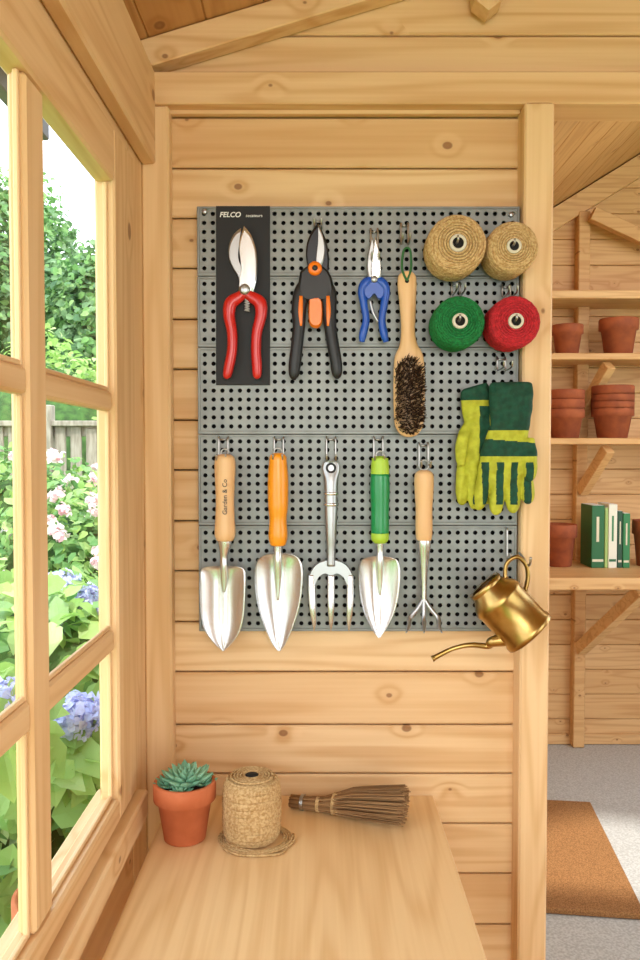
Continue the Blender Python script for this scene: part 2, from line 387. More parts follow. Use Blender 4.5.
# ================================================================ PEGBOARD
pg=B('pegboard'); yf=-.022; 
x0=U(198,420,yf).x; x1=U(518,420,yf).x
joints=[U(0,p,yf).z for p in (206,276,347,434,525,631)]
nx=36
for a,b_ in zip(joints[:-1],joints[1:]):
    zt_,zb_=a-.0008,b_+.0008
    e=.004; nz=max(3,round((zt_-zb_-2*e)/((x1-x0)/nx)))
    px_=(x1-x0-2*e)/nx; pz=(zt_-zb_-2*e)/nz
    vs=[];fs=[]
    for i in range(nx):
        for j in range(nz):
            X=x0+e+i*px_; Z=zb_+e+j*pz; h=.0035; cx=X+px_/2; cz=Z+pz/2; o=len(vs)
            ring8=[(-1,-1),(0,-1),(1,-1),(1,0),(1,1),(0,1),(-1,1),(-1,0)]
            vs+=[(cx+u*px_/2,yf,cz+v*pz/2) for u,v in ring8]
            for dep in (0,.002):
                for u,v in ring8:
                    l=math.hypot(u,v); vs.append((cx+u/l*h,yf+dep,cz+v/l*h))
            for k in range(8):
                k2=(k+1)%8; fs+=[(o+k,o+k2,o+8+k2,o+8+k),(o+8+k,o+8+k2,o+16+k2,o+16+k)]
    pg.add(vs,fs,PEG,False)
    for zz in (zt_,zb_): box(pg,x0,x1,yf-.0012,-.001,zz-.001 if zz==zb_ else zz-e,zz+e if zz==zb_ else zz,PEG,.0008)
    for xx in (x0,x1-e): box(pg,xx,xx+e,yf-.0010,-.001,zb_,zt_,PEG,.0008)
box(pg,x0+.004,x1-.004,-.004,-.0,joints[-1]+.003,joints[0]-.003,DARK,0)  # near-black sheet stands in for the shade behind the holes
for px,py in ((205,212),(511,215),(205,625),(511,625)):
    q=U(px,py,yf); lathe(pg,(q.x,yf-.0045,q.z),(0,1,0),[(.0025,0),(.004,.001),(.004,.004)],STEEL2,16)
pg.build()
# ================================================================ HOOKS
def hook(b,px,py,out=.05,gap=4,drop=20):
    s=S(yf)
    for dx in ((-gap,gap) if gap else (0,)):
        p=U(px+dx,py,yf); 
        P=[(p.x,yf+.004,p.z),(p.x,yf-.004,p.z),(p.x,yf-.008,p.z-.004),(p.x,yf-.009,p.z-drop*s*.8),(p.x,yf-.013,p.z-drop*s),(p.x,yf-out*.7,p.z-drop*s),(p.x,yf-out,p.z-drop*s+.002),(p.x,yf-out-.004,p.z-drop*s+.010)]
        Q=cr(P,4); tube(b,Q,.0014,WIRE,8,ref=Vector((1,0,0)))
    if gap:
        a=U(px-gap,py,yf); c=U(px+gap,py,yf)
        tube(b,[(a.x,yf-.004,a.z-.004),(c.x,yf-.004,c.z-.004)],.0014,WIRE,8,ref=Vector((0,0,1)))
hk=B('pegboard_hooks')
for px in (224,279,331,378,423): hook(hk,px,437 if px<400 else 443,.035,4.5,24)
for px,py,dr in ((318,220,12),(374,230,34),(404,224,22)): hook(hk,px,py,.035,3.5,dr)
for px,py in ((455,283),(505,285),(500,357)): hook(hk,px,py,.05,4,14)
hook(hk,506,528,.03,0,30)
hk.build()
YT=-.048
def q(px,py,r,rb=None,y=YT):
    p=U(px,py,y); s=S(y); return (p.x,p.y,p.z,r*s,(rb if rb else r)*s)
# ================================================================ TROWELS
def blade(b,cx,prof,mat,y=YT,curl=.2,rib=True):
    rows=cr(prof,5); nu=20; vs=[];fs=[]
    s=S(y); n=len(rows)
    for side in (0,1):
        for py,w_,dep in rows:
            c=U(cx,py,y)
            for j in range(nu+1):
                u=-1+2*j/nu
                yy=y-dep*s*(abs(u)**2.0)+dep*s*.5
                if rib: yy-=.0018*math.exp(-(u*7)**2)
                vs.append((c.x+u*w_*s,yy+side*.0012,c.z+dep*s*.12*(u*u)))
    m=nu+1
    for side in (0,1):
        o=side*n*m
        for i in range(n-1):
            for j in range(nu):
                f=(o+i*m+j,o+i*m+j+1,o+(i+1)*m+j+1,o+(i+1)*m+j); fs.append(f if side else f[::-1])
    for i in range(n-1):
        for j in (0,nu): fs.append((i*m+j,(i+1)*m+j,n*m+(i+1)*m+j,n*m+i*m+j))
    b.add(vs,fs,mat,True)
def ring(b,px,py,r,mat=WIRE,y=YT,th=.0012):
    c=U(px,py,y); s=S(y); tube(b,[(c.x+math.cos(a)*r*s,y,c.z+math.sin(a)*r*s) for a in [i*2*math.pi/20 for i in range(21)]],th,mat,6)
T=B('garden_trowel')
ctube(T,[q(225,454,4),q(225,457,9),q(225,464,10.5),q(225,480,10),q(225,500,9.2),q(225,520,9.8),q(225,533,10.5),q(225,539,9),q(225,541,7)],P_TURN,5,20)
ctube(T,[q(224,536,7.5),q(225,545,6.5),q(224,556,4),q(224,566,4),q(224,580,3.5,2),q(224,592,1.5,1)],STEEL,5,16)
blade(T,223,[(566,7,0),(567,16,2),(570,22,6),(580,23,9),(600,22.5,9),(618,21,8),(632,17,6),(642,10,3),(649,3,1),(651,.3,0)],STEEL); ring(T,225,453,4)
tw=T.build()
cu=bpy.data.curves.new('handle_stamp','FONT'); cu.body='Garden & Co'; cu.size=.0095; cu.align_x='CENTER'; cu.align_y='CENTER'; cu.extrude=.0004
cu.materials.append(BLK); o=bpy.data.objects.new('handle_stamp',cu); sc.collection.objects.link(o); p=U(225,497,YT-.0148); o.location=p; o.rotation_euler=(math.pi/2,-math.pi/2,0); o.parent=tw
T=B('garden_trowel')
ctube(T,[q(278,453,4),q(278,456,8),q(278,463,9),q(278,480,10.3),q(278,505,10),q(278,520,8.6),q(278,535,9.6),q(278,544,8),q(278,546,5)],ORG2,5,20)
ctube(T,[q(278,540,5.5),q(278,552,4.5),q(278,562,4.5),q(278,580,3.5,2),q(278,600,1,1)],STEEL,5,16)
blade(T,279,[(553,5,1),(555,14,4),(560,21,7),(570,24,10),(590,23.5,10),(610,20,9),(630,13,6),(643,7,3),(650,2,1),(651,.3,0)],STEEL); ring(T,278,452,4); T.build()
T=B('garden_trowel')
ctube(T,[q(380,456,4),q(380,459,8)],LIME,4,20)
ctube(T,[q(380,458,8),q(380,466,9),q(380,475,9.2)],LIME,4,20)
ctube(T,[q(380,474,9.3),q(380,490,9.8),q(380,510,9),q(380,525,9.2),q(380,534,8.8)],GRN,5,20)
ctube(T,[q(380,533,9),q(380,539,8.8),q(380,543,6)],LIME,4,20)
ctube(T,[q(380,540,4.5),q(380,552,3.5),q(380,562,4),q(380,580,3,2),q(380,595,1,1)],STEEL,5,16)
blade(T,379,[(556,4,1),(558,13,3),(562,19,7),(575,21,9),(595,19.5,9),(612,15.5,7),(626,9,4),(635,3,1),(638,.3,0)],STEEL); ring(T,380,455,4); T.build()
# fork
T=B('garden_fork')
ctube(T,[q(331,461,4),q(331,463,8,3),q(331,470,9,3),q(331,478,7.5,5),q(331,486,7,6),q(331,510,6.5,6),q(331,535,5.5,5.5),q(331,550,4.5),q(331,566,4.5)],STEEL2,5,18)
ring(T,331,468,4.2,BLK,YT-.006,.0016)
for y0 in (492,503): ctube(T,[q(331,y0,7.3),q(331,y0+1,7.8),q(331,y0+3,7.3)],STEEL,3,18)
plate(T,[(309,586),(309,575),(315,565),(325,560),(337,560),(347,565),(353,575),(353,586),(348,585),(344,577),(337,573),(331,576),(325,573),(318,577),(314,585)],YT,.004,STEEL2,3,.95)
for x_,xe in ((311.5,314),(331,331),(350.5,349)):
    ctube(T,[q(x_,575,3.6,1.6),q(x_,590,3.8,1.6,YT-.001),q(x_*.6+xe*.4,608,3.4,1.5,YT-.003),q(xe,622,2.2,1.2,YT-.001),q(xe,631,.4,.4,YT+.002)],STEEL,5,12)
T.build()
# cultivator
T=B('hand_cultivator')
ctube(T,[q(424,470,4),q(424,473,8.5),q(424,480,9.8),q(424,495,9.3),q(424,510,8.4),q(424,526,8.6),q(424,538,8),q(424,541,6)],P_TURN,5,20)
ctube(T,[q(424,538,7),q(424,545,7),q(424,560,5),q(424,580,3.3),q(424,600,2.8),q(424,606,3)],STEEL,5,16)
for dx in (-1,0,1):
    ctube(T,[q(424,598,2.2),q(424+dx*6,608,2.2,1.8,YT-.004),q(424+dx*14,618,2.4,1.8,YT-.008),q(424+dx*15,626,2.2,1.6,YT-.018),q(424+dx*18,633,.5,.5,YT-.03)],STEEL2,6,10)
ring(T,424,465,5); T.build()
# ================================================================ PRUNERS
e=empty('carded_secateurs')
T=B('backing_card'); plate(T,[(216,206),(270,206),(270,385),(216,385)],yf-.004,.002,CARD,0,.995); T.build(e)
for txt,px,py,sz in (('FELCO',230,217,.0105),('secateurs',254,217,.0065)):
    cu=bpy.data.curves.new('card_print','FONT'); cu.body=txt; cu.size=sz; cu.align_x='CENTER'; cu.extrude=.0002; cu.materials.append(WHITE)
    cu.offset=.0002 if sz>.01 else 0; cu.shear=.2
    o=bpy.data.objects.new('card_print',cu); sc.collection.objects.link(o); p=U(px,py,yf-.0055); o.location=p; o.rotation_euler=(math.pi/2,0,0); o.parent=e
T=B('secateurs'); Y=-.040
plate(T,[(241,228),(234,234),(229,246),(229,258),(233,268),(239,279),(240,296),(250,298),(254,288),(249,276),(241,266),(238,256),(239,244)],Y+.004,.004,STEEL2,4,.9)
plate(T,[(244,226),(251,235),(256,250),(257,266),(256,282),(250,296),(240,296),(239,282),(241,270),(240,258),(239,244)],Y-.001,.004,STEEL,4,.88)
p=U(245,290,Y); lathe(T,(p.x,Y-.008,p.z),(0,1,0),[(.005,0),(.008,.002),(.008,.010)],STEEL2,24)
p=U(247,303,Y); tube(T,[(p.x+.004*math.cos(i),Y+.001,p.z-.012+.024*i/40) for i in range(41)],.001,STEEL2,6)
Q=lambda px,py,r,rb=None:q(px,py,r,rb,Y)
ctube(T,[Q(246,291,4,3),Q(239,297,5.5,4),Q(231,303,6.5,5),Q(229,315,5.8,5),Q(232,332,5.2,5),Q(232,350,5,5),Q(229,366,5,4.5),Q(227,376,4,3.5),Q(227,379,1,1)],RED,6,14)
ctube(T,[Q(243,292,4,3),Q(252,297,5.5,4),Q(260,303,6.5,5),Q(261,315,5.8,5),Q(257,332,5.2,5),Q(256,350,5,5),Q(257,366,5,4.5),Q(257,376,4,3.5),Q(257,379,1,1)],RED,6,14)
T.build(e)
DBL=plain('coated_blade','34363A',.3,.7)
T=B('pruning_shears'); Y=YT
Q=lambda px,py,r,rb=None:q(px,py,r,rb,Y)
plate(T,[(318,223),(312,231),(307,243),(306,256),(308,268),(312,280),(322,284),(328,272),(329,258),(326,240)],Y,.005,DBL,4,.86)
plate(T,[(318,224),(323,236),(325,250),(323,262),(318,268),(316,262),(317,250),(318,240)],Y-.004,.003,STEEL2,4,.85)
plate(T,[(300,272),(308,266),(322,266),(331,276),(334,294),(326,302),(305,302),(298,292)],Y-.002,.012,BLK,4,.85)
p=U(315,270,Y); lathe(T,(p.x,Y-.014,p.z),(0,1,0),[(.007,0),(.010,.002),(.0105,.008)],ORG,28); lathe(T,(p.x,Y-.0155,p.z),(0,1,0),[(.003,0),(.0045,.002)],BLK,20)
plate(T,[(309,298),(321,298),(322,322),(316,328),(309,322)],Y-.004,.010,ORG,4,.85)
ctube(T,[Q(306,280,5,4),Q(302,292,8,5.5),Q(299,308,7.5,6),Q(299,325,6.3,6),Q(297,345,6,6),Q(295,362,6.2,5.5),Q(294,375,5,4.5),Q(294,380,1.5,1.5)],BLK,6,16)
ctube(T,[Q(324,280,5,4),Q(328,292,8,5.5),Q(329,308,7.5,6),Q(330,325,6.3,6),Q(333,345,6,6),Q(336,362,6,5.5),Q(337,374,5,4.5),Q(337,379,1.5,1.5)],BLK,6,16)
for sx in (301,328):
    ctube(T,[q(sx,296,2,1,Y-.0075),q(sx-.5*(1 if sx<310 else -1),312,2.4,1.2,Y-.0085),q(sx,326,1.2,1,Y-.0075)],ORG,4,8)
T.build()
T=B('pruning_snips')
plate(T,[(372,236),(369,250),(367,266),(369,278),(375,284),(377,270),(376,252)],Y,.003,STEEL2,4,.85)
plate(T,[(375,236),(379,250),(381,266),(380,278),(372,284),(371,270),(373,252)],Y-.003,.003,STEEL,4,.85)
p=U(374,280,Y); lathe(T,(p.x,Y-.008,p.z),(0,1,0),[(.0035,0),(.005,.0015),(.005,.008)],STEEL2,20)
ctube(T,[Q(373,281,3,3),Q(367,282,5,4),Q(362,290,4.2,4),Q(364,305,3.8,4),Q(366,320,3.6,4),Q(363,334,4,4),Q(362,342,2.5,2.5)],BLUE,6,12)
ctube(T,[Q(375,281,3,3),Q(381,282,5,4),Q(386,290,4.2,4),Q(384,305,3.8,4),Q(382,320,3.6,4),Q(384,334,4,4),Q(386,342,2.5,2.5)],BLUE,6,12)
plate(T,[(364,280),(384,280),(386,292),(380,300),(374,294),(368,300),(362,292)],Y,.008,BLUE,3,.88)
ctube(T,[Q(370,300,1.4),Q(373,312,1.6),Q(378,322,1.4)],STEEL2,5,8)
T.build()
# ================================================================ HAND BRUSH
T=B('wooden_hand_brush')
ctube(T,[Q(407,272,5,4),Q(407,276,8.5,5),Q(407,284,9.5,6),Q(407.5,300,8.5,6.5),Q(408,318,7.5,6.5),Q(408,332,7,6),Q(408.5,345,9,6),Q(409,356,14,6),Q(409,375,15.5,6),Q(409,405,15.5,6),Q(409,425,14,6),Q(409,434,9,5),Q(409,437,3,3)],P_TURN,6,24)
p=U(407,281,Y-.0085); lathe(T,(p.x,Y-.0095,p.z),(0,1,0),[(.003,0),(.003,.003)],DARK,16)
tube(T,cr([U(407,281,Y-.009),U(402,268,Y-.004),U(404,250,Y),U(410,250,Y),U(411,268,Y-.004),U(407,281,Y-.009)],5),.0018,plain('leather_cord','2F6A3A',.7),6)
rng=random.Random(2)
for i in range(1500):
    px=409+rng.uniform(-14,14); py=rng.uniform(357,434)
    if ((px-409)/14)**2+(max(0,abs(py-396)-22)/16)**2>1: continue
    a=U(px,py,Y-.006); d=Vector((rng.gauss(0,.0013)+(px-409)*.00012,-.022,rng.gauss(0,.0013)-(py-396)*.00003))
    tube(T,[a,a+d*.6,a+d],[.0008,.0007,.0005],BRIS,3,cap=True)
T.build()
# ================================================================ SPOOLS
def wound(b,o,axis,prof,mat,turns,cycles,r,cpt=20):
    o=Vector(o); a=Vector(axis).normalized(); t=Vector((1,0,0)) if abs(a.x)<.8 else Vector((0,0,1))
    u=(t-t.dot(a)*a).normalized(); w_=a.cross(u); hs=[p[1] for p in prof]; rs=[p[0] for p in prof]
    n=turns*cpt; P=[]
    for i in range(n+1):
        s_=i/n; tri=abs(((s_*cycles)%2)-1); h=hs[0]+(hs[-1]-hs[0])*tri
        R=float(np.interp(h,hs,rs))+r*.4+r*.5*math.sin(i*.37); an=2*math.pi*i/cpt
        P.append(o+a*h+u*R*math.cos(an)+w_*R*math.sin(an))
    tube(b,P,r,mat,5,ref=a)
for nm,px,py,rp,mat in (('jute_twine_spool',458,243,28,JUTE),('jute_twine_spool',514,246,24,JUTE),('green_twine_spool',460,321,25,GTW),('red_twine_spool',516,321,25,RTW)):
    T=B(nm); yF=-.095; c=U(px,py,yF); s=S(yF); R=rp*s; Ln=.068
    pr=[(R*.78,0),(R*.93,.003),(R*.99,.010),(R,.03),(R*.98,Ln-.010),(R*.88,Ln)]
    lathe(T,c,(0,1,0),[(R*.3,.002),(R*.5,.001)]+pr,mat,40)
    J=mat is JUTE
    wound(T,c,(0,1,0),pr,mat,56 if J else 90,15 if J else 13,.0017 if J else .0011,22)
    for rr in (.36,.46,.56,.66,.75): tube(T,[(c.x+R*rr*math.cos(i*.3),yF-.0003,c.z+R*rr*math.sin(i*.3)) for i in range(22)],.0017 if J else .0012,mat,5)
    lathe(T,(c.x,yF-.003,c.z),(0,1,0),[(R*.2,.02),(R*.2,0),(R*.30,0),(R*.31,.006)],TUBEC,28,False,False)
    lathe(T,(c.x,yF-.0012,c.z),(0,1,0),[(R*.21,0),(R*.21,.004)],DARK,24)
    tube(T,cr([(c.x-.002,yf+.004,c.z),(c.x-.002,-.05,c.z),(c.x-.002,yF-.008,c.z),(c.x-.002,yF-.012,c.z+.007)],4),.0016,WIRE,8,ref=Vector((1,0,0)))
    T.build()
# ================================================================ GLOVES
def glove(name,parts,rule,y,parent):
    b=B(name)
    for pr in parts: ctube(b,[q(px,py,r,rb,y+dy) for px,py,r,rb,dy in pr],GLG,6,16)
    o=b.build()
    md=o.modifiers.new('r','REMESH'); md.mode='VOXEL'; md.voxel_size=.0014; md.use_smooth_shade=True
    ms=o.modifiers.new('s','SMOOTH'); ms.factor=.5; ms.iterations=4
    dg=bpy.context.evaluated_depsgraph_get(); me=bpy.data.meshes.new_from_object(o.evaluated_get(dg))
    o.modifiers.clear(); o.data=me; me.materials.clear(); me.materials.append(GLG); me.materials.append(GLY)
    z0=U(500,380,y).z; xx0=U(500,440,y).x; s=S(y)
    for v in me.vertices:      # fabric creases
        h=(z0-v.co.z)/s; xw=(v.co.x-xx0)/s
        v.co.y+=.0014*math.sin(h*.42+xw*.16)*(1 if h<95 else .5)+.0010*math.sin(xw*.55+h*.08)
    for p in me.polygons:
        c=p.center; hz=(z0-c.z)/s; wx=(c.x-xx0)/s
        p.material_index=rule(wx,hz); p.use_smooth=True
    o.parent=parent
ge=empty('gardening_gloves')
def r1(x,h):
    if h<50: return 0
    if h<60+x*.08: return 1
    if h<76: return 0
    if h<82: return 1
    return 1 if (int((x+26)//7)%2==0 or h>124) else 0
glove('front_glove',[
 [(511,382,18,3,0),(511,386,22,8,0),(511,405,22,10,0),(510,425,20,9,0),(508,436,21,9,0),(506,452,25,10,0),(505,468,26,10,0),(505,480,24,8,0),(505,486,18,6,0)],
 [(486,465,7,6,0),(483,485,7.2,7,0),(480,500,7,7,-.004),(479,507,5,5,-.008),(479,510,2,2,-.008)],
 [(499,470,7,7,0),(498,490,7.6,8,0),(496,504,7.3,7,-.004),(496,512,5,5,-.008),(496,515,2,2,-.008)],
 [(512,470,7,7,0),(513,490,7.6,8,0),(513,502,7.3,7,-.004),(513,510,5,5,-.008),(513,513,2,2,-.008)],
 [(524,468,7,6,0),(527,485,7.0,7,0),(528,494,6.8,7,-.004),(528,501,5,5,-.006),(528,504,2,2,-.006)],
 [(526,440,8,7,0),(529,452,8,7,-.006),(530,466,7.5,7,-.012),(530,476,6,6,-.014),(529,481,2,2,-.014)]],r1,-.058,ge)
def r2_(x,h):
    if h<20: return 0
    if h<26: return 1
    if x>-22 and h<95 and x<-12: return 0
    return 1
glove('rear_glove',[
 [(474,386,12,3,0),(475,390,15,7,0),(478,405,17,8,0),(480,425,16,8,0),(478,445,18,8,0),(475,462,18,8,0),(472,474,15,7,0)],
 [(464,455,6,6,0),(463,475,7,7,0),(462,492,6.5,6,-.003),(462,502,4.5,4.5,-.006),(462,505,2,2,-.006)],
 [(474,460,6,6,0),(474,480,7,7,0),(474,496,6.5,6,-.003),(474,506,4.5,4.5,-.006),(474,509,2,2,-.006)],
 [(484,460,6,6,0),(486,480,6,6,0),(486,496,6,6,0),(486,504,4,4,0)],
 [(470,425,6,6,0),(464,436,6.5,6,-.006),(461,450,6,6,-.01),(461,462,4.5,5,-.012),(461,466,2,2,-.012)]],r2_,-.040,ge)
# ================================================================ WATERING CAN
T=B('brass_watering_can'); yW=-.085; s=S(yW)
top=U(487,588,yW); bot=U(528,632,yW); ax=(bot-top); ax.y=-.012; H=ax.length; ax.normalize(); R=27*s
lathe(T,top,ax,[(R*.60,-.004),(R*.66,0),(R*.72,.004),(R*.95,.016),(R,.022),(R,.026),(R*.97,.028),(R*.97,H-.010),(R*1.02,H-.007),(R*1.02,H),(R*.95,H+.001)],BRASS,48,False,True)
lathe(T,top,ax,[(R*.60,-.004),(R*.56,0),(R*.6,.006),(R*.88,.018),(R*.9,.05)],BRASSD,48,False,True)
lathe(T,top+ax*-.002,ax,[(R*.58,-.004),(R*.68,-.005),(R*.70,0),(R*.66,.004)],BRASS,48,False,False)
side=Vector((-ax.z,0,ax.x)); 
if side.z>0: side=-side
side.y=0; side.normalize()
sp0=top+ax*(H*.80)+side*(R*.8)
P=[sp0,top+ax*(H*.68)+side*(R*1.25),U(488,646,yW-.002),U(470,645,yW-.004),U(452,649,yW-.004),U(434,658,yW-.004)]
P=[tuple(p)+(r_,) for p,r_ in zip(P,(7*s,5*s,3.2*s,2.6*s,2.3*s,2.6*s))]
ctube(T,P,BRASS,7,16)
tip=Vector(P[-1][:3]); lathe(T,tip,(tip-Vector(P[-2][:3])),[(2.4*s,-.002),(3.2*s,.001),(3.2*s,.003),(2.2*s,.003)],BRASS,16)
P=[top+ax*.010-side*(R*.8),U(505,576,yW),U(507,563,yW),U(517,557,yW),U(526,565,yW),U(528,578,yW),U(524,594,yW),top+ax*(H*.45)-side*(R*.98)]
ctube(T,[tuple(p)+(2.1*s,3.0*s) for p in P],BRASS,7,12)
T.build()
hk=B('wall_hook'); p=U(520,560,-.04); tube(hk,cr([(p.x,-.036,p.z+.010),(p.x,-.06,p.z+.006),(p.x,yW,p.z-.001),(p.x,yW-.012,p.z+.002),(p.x,yW-.016,p.z+.012)],5),.0018,WIRE,8,ref=Vector((1,0,0))); hk.build()
# ================================================================ TABLE & ITEMS
ZT=U(430,795,0).z
T=B('potting_table'); tx0=U(172,795,0).x; tx1=U(433,795,0).x
box(T,tx0,tx1,-.62,-.001,ZT-.028,ZT,P_T,.0015)
for x_ in (tx0+.02,tx1-.06):
    for y_ in (-.60,-.06): box(T,x_,x_+.04,y_,y_+.04,0,ZT-.028,P_Z,.003)
box(T,tx0+.06,tx1-.06,-.595,-.575,ZT-.09,ZT-.028,P_X,.002); box(T,tx0+.06,tx1-.06,-.045,-.025,ZT-.09,ZT-.028,P_X,.002)
T.build()
def ontable(px,py):
    b=(480-py)/F; dy=math.cos(TILT)+b*math.sin(TILT); dz=-math.sin(TILT)+b*math.cos(TILT); k=(ZT-EYE)/dz
    return Vector(((px-320)/F*k,-D+k*dy,ZT+.0005))
e=empty('potted_succulent'); o=ontable(185,838); s=1.115/F
T=B('flower_pot'); R=31*s; H=58*s
lathe(T,o,(0,0,1),[(R*.62,0),(R*.66,.001),(R*.86,H*.68),(R*.99,H*.70),(R*1.0,H*.97),(R*.97,H),(R*.88,H),(R*.84,H*.86)],TERRA,48,True,False)
lathe(T,o,(0,0,1),[(R*.86,H*.86),(R*.5,H*.9),(.001,H*.92)],SOIL,32,False,True); T.build(e)
T=B('rosette_leaves'); rng=random.Random(5)
def rosette(c,R,n,layers):
    for l in range(layers):
        f=l/(layers-1) if layers>1 else 0; el=math.radians(12+62*f)
        for k in range(n-l):
            an=2*math.pi*k/(n-l)+l*.5+rng.uniform(-.1,.1); Ln=R*(1-.5*f)*rng.uniform(.92,1.08)
            d=Vector((math.cos(an)*math.cos(el),math.sin(an)*math.cos(el),math.sin(el))); up=Vector((0,0,1)); nn=(up-up.dot(d)*d).normalized()
            P=[]
            for t_,w_ in ((0,.12),(.3,.20),(.6,.25),(.82,.17),(.95,.06),(1,.005)):
                pp=c+d*Ln*t_+up*Ln*.22*t_*t_; P.append(tuple(pp)+(Ln*w_,Ln*w_*.4))
            ctube(T,P,SUCC,3,8,ref=nn)
rosette(o+Vector((.002,0,H*.93)),.037,9,5); rosette(o+Vector((-.022,-.004,H*.9)),.021,7,4); rosette(o+Vector((.024,.004,H*.9)),.021,7,4); rosette(o+Vector((0,-.024,H*.9)),.017,7,3)
T.build(e)
T=B('jute_twine_ball'); o=ontable(252,838); R=26.5*s
pr=[(R*.9,.003),(R*1.0,.010),(R*1.03,.03),(R*1.02,.065),(R*.97,.078),(R*.85,.084)]
lathe(T,o,(0,0,1),[(R*.8,0)]+pr+[(R*.5,.087),(R*.2,.087)],JUTE,40)
wound(T,o,(0,0,1),pr,JUTE,84,5,.0017,26)
for rr in (.3,.42,.54,.66,.78): tube(T,[(o.x+R*rr*math.cos(i*.26),o.y+R*rr*math.sin(i*.26),o.z+.0875) for i in range(25)],.0018,JUTE,5)
lathe(T,o+Vector((0,0,.0865)),(0,0,1),[(R*.24,0),(R*.24,.0025)],DARK,20)
P=[]
for i in range(150):
    a=i*.17; rr=R*1.05+.014*(i/150)+.001*math.sin(i*.7); P.append((o.x+.006+rr*math.cos(a),o.y-.004+rr*math.sin(a)*.9,o.z+.0018+.0008*math.sin(i*.31)))
tube(T,P,.0016,JUTE,6,ref=Vector((0,0,1)))
P2=cr([P[-1],(o.x+.05,o.y-.028,o.z+.002),(o.x+.038,o.y-.05,o.z+.002),(o.x-.01,o.y-.052,o.z+.002),(o.x-.035,o.y-.035,o.z+.002)],6); tube(T,P2,.0016,JUTE,6,ref=Vector((0,0,1)))
T.build()
T=B('twig_hand_broom'); A=ontable(290,808); E=ontable(407,824); rng=random.Random(9)
dx=(E-A); Ln=dx.length; dx.normalize(); dyv=Vector((0,0,1)).cross(dx)
for i in range(560):
    a=rng.uniform(0,2*math.pi); r_=math.sqrt(rng.random())
    def at(t,ry,rz): return A+dx*Ln*t+dyv*math.cos(a)*r_*ry+Vector((0,0,1))*(rz+math.sin(a)*r_*rz+.001)
    t1=rng.uniform(.94,1.0); j=Vector((0,rng.gauss(0,.002),abs(rng.gauss(0,.0015))))
    tube(T,cr([at(rng.uniform(0,.04),.009,.009),at(.3,.011,.011),at(.55,.024,.019)+j,at(t1,.032,.024)+j*2],2),[.0011,.0011,.0011,.0010,.0009,.0008,.0007],STRAW,3,ref=Vector((0,0,1)))
for t_ in (.1,.24,.38,.41):
    rr=.011+.004*(t_>.3); c=A+dx*Ln*t_+Vector((0,0,rr)); tube(T,[c+dyv*rr*1.05*math.cos(i*.4)+Vector((0,0,rr*math.sin(i*.4)))+dx*.0001*i for i in range(48)],.001,WIRE if t_<.2 else JUTE,5,ref=dx)
T.build()
# ================================================================ GARDEN
def leaves(b,c,r,n,size,mat,seed,shell=.65,wd=.38,up=.35,flat=0):
    R=np.random.RandomState(seed); d=R.normal(size=(n,3)); d/=np.linalg.norm(d,axis=1)[:,None]
    pos=np.array(c)+d*np.array(r)*R.uniform(shell,1.05,(n,1))*(1+.12*np.sin(d[:,[0]]*7+seed)*np.cos(d[:,[2]]*6))
    nr=d+R.normal(size=(n,3))*.6+np.array([0,0,up]); nr/=np.linalg.norm(nr,axis=1)[:,None]
    t=np.cross(nr,R.normal(size=(n,3))); t/=np.linalg.norm(t,axis=1)[:,None]; t[:,2]-=.25; t/=np.linalg.norm(t,axis=1)[:,None]
    w_=np.cross(nr,t); L=size*R.uniform(.6,1.25,(n,1))
    # eight-point ovate leaf with a folded midrib
    V=np.stack([pos,pos+t*L*.35+nr*L*.02,pos+t*L*.22-w_*L*wd*.8+nr*L*.08,pos+t*L*.22+w_*L*wd*.8+nr*L*.08,pos+t*L*.58-w_*L*wd*.85+nr*L*.06,pos+t*L*.58+w_*L*wd*.85+nr*L*.06,pos+t*L*.7-nr*L*.03,pos+t*L-nr*L*.14],1).reshape(-1,3)
    fs=[]
    for i in range(n):
        o=8*i; fs+=[(o,o+1,o+2),(o,o+3,o+1),(o+1,o+6,o+4,o+2),(o+1,o+3,o+5,o+6),(o+6,o+7,o+4),(o+6,o+5,o+7)]
    b.add(V.tolist(),fs,mat,False)
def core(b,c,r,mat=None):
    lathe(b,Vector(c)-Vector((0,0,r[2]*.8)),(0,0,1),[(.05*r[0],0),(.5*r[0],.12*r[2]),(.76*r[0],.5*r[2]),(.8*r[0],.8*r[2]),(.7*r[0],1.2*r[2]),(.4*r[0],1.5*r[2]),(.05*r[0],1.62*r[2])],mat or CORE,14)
G=B('ground'); G.add([(-14,-6,-.06),(8,-6,-.06),(8,16,-.06),(-14,16,-.06)],[(0,1,2,3)],GRASS,False); G.build()
G=B('garden_path'); box(G,-.62,-.33,-2.5,3,-.06,-.035,PAVE,.01); G.build()
G=B('hydrangea_bush')
for c,r in (((-.70,.50,.55),(.28,.30,.34)),((-.80,.95,.68),(.42,.40,.40)),((-.98,.1,.38),(.25,.3,.34)),((-.57,.80,.38),(.22,.28,.3))):
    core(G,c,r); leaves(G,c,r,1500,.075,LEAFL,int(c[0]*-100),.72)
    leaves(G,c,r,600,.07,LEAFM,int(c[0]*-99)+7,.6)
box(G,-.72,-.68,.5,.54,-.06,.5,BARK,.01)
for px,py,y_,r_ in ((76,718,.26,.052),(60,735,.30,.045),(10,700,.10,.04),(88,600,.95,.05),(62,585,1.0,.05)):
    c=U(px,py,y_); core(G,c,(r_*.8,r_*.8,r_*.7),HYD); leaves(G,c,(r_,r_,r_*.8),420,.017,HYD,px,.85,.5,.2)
    leaves(G,c-Vector((0,0,r_*1.2)),(r_*1.6,r_*1.6,r_*.8),60,.085,LEAFL,px+3,.5); tube(G,[c,c+Vector((-.1,.12,-.3))],.005,LEAFM,6)
G.build()
G=B('rose_bush')
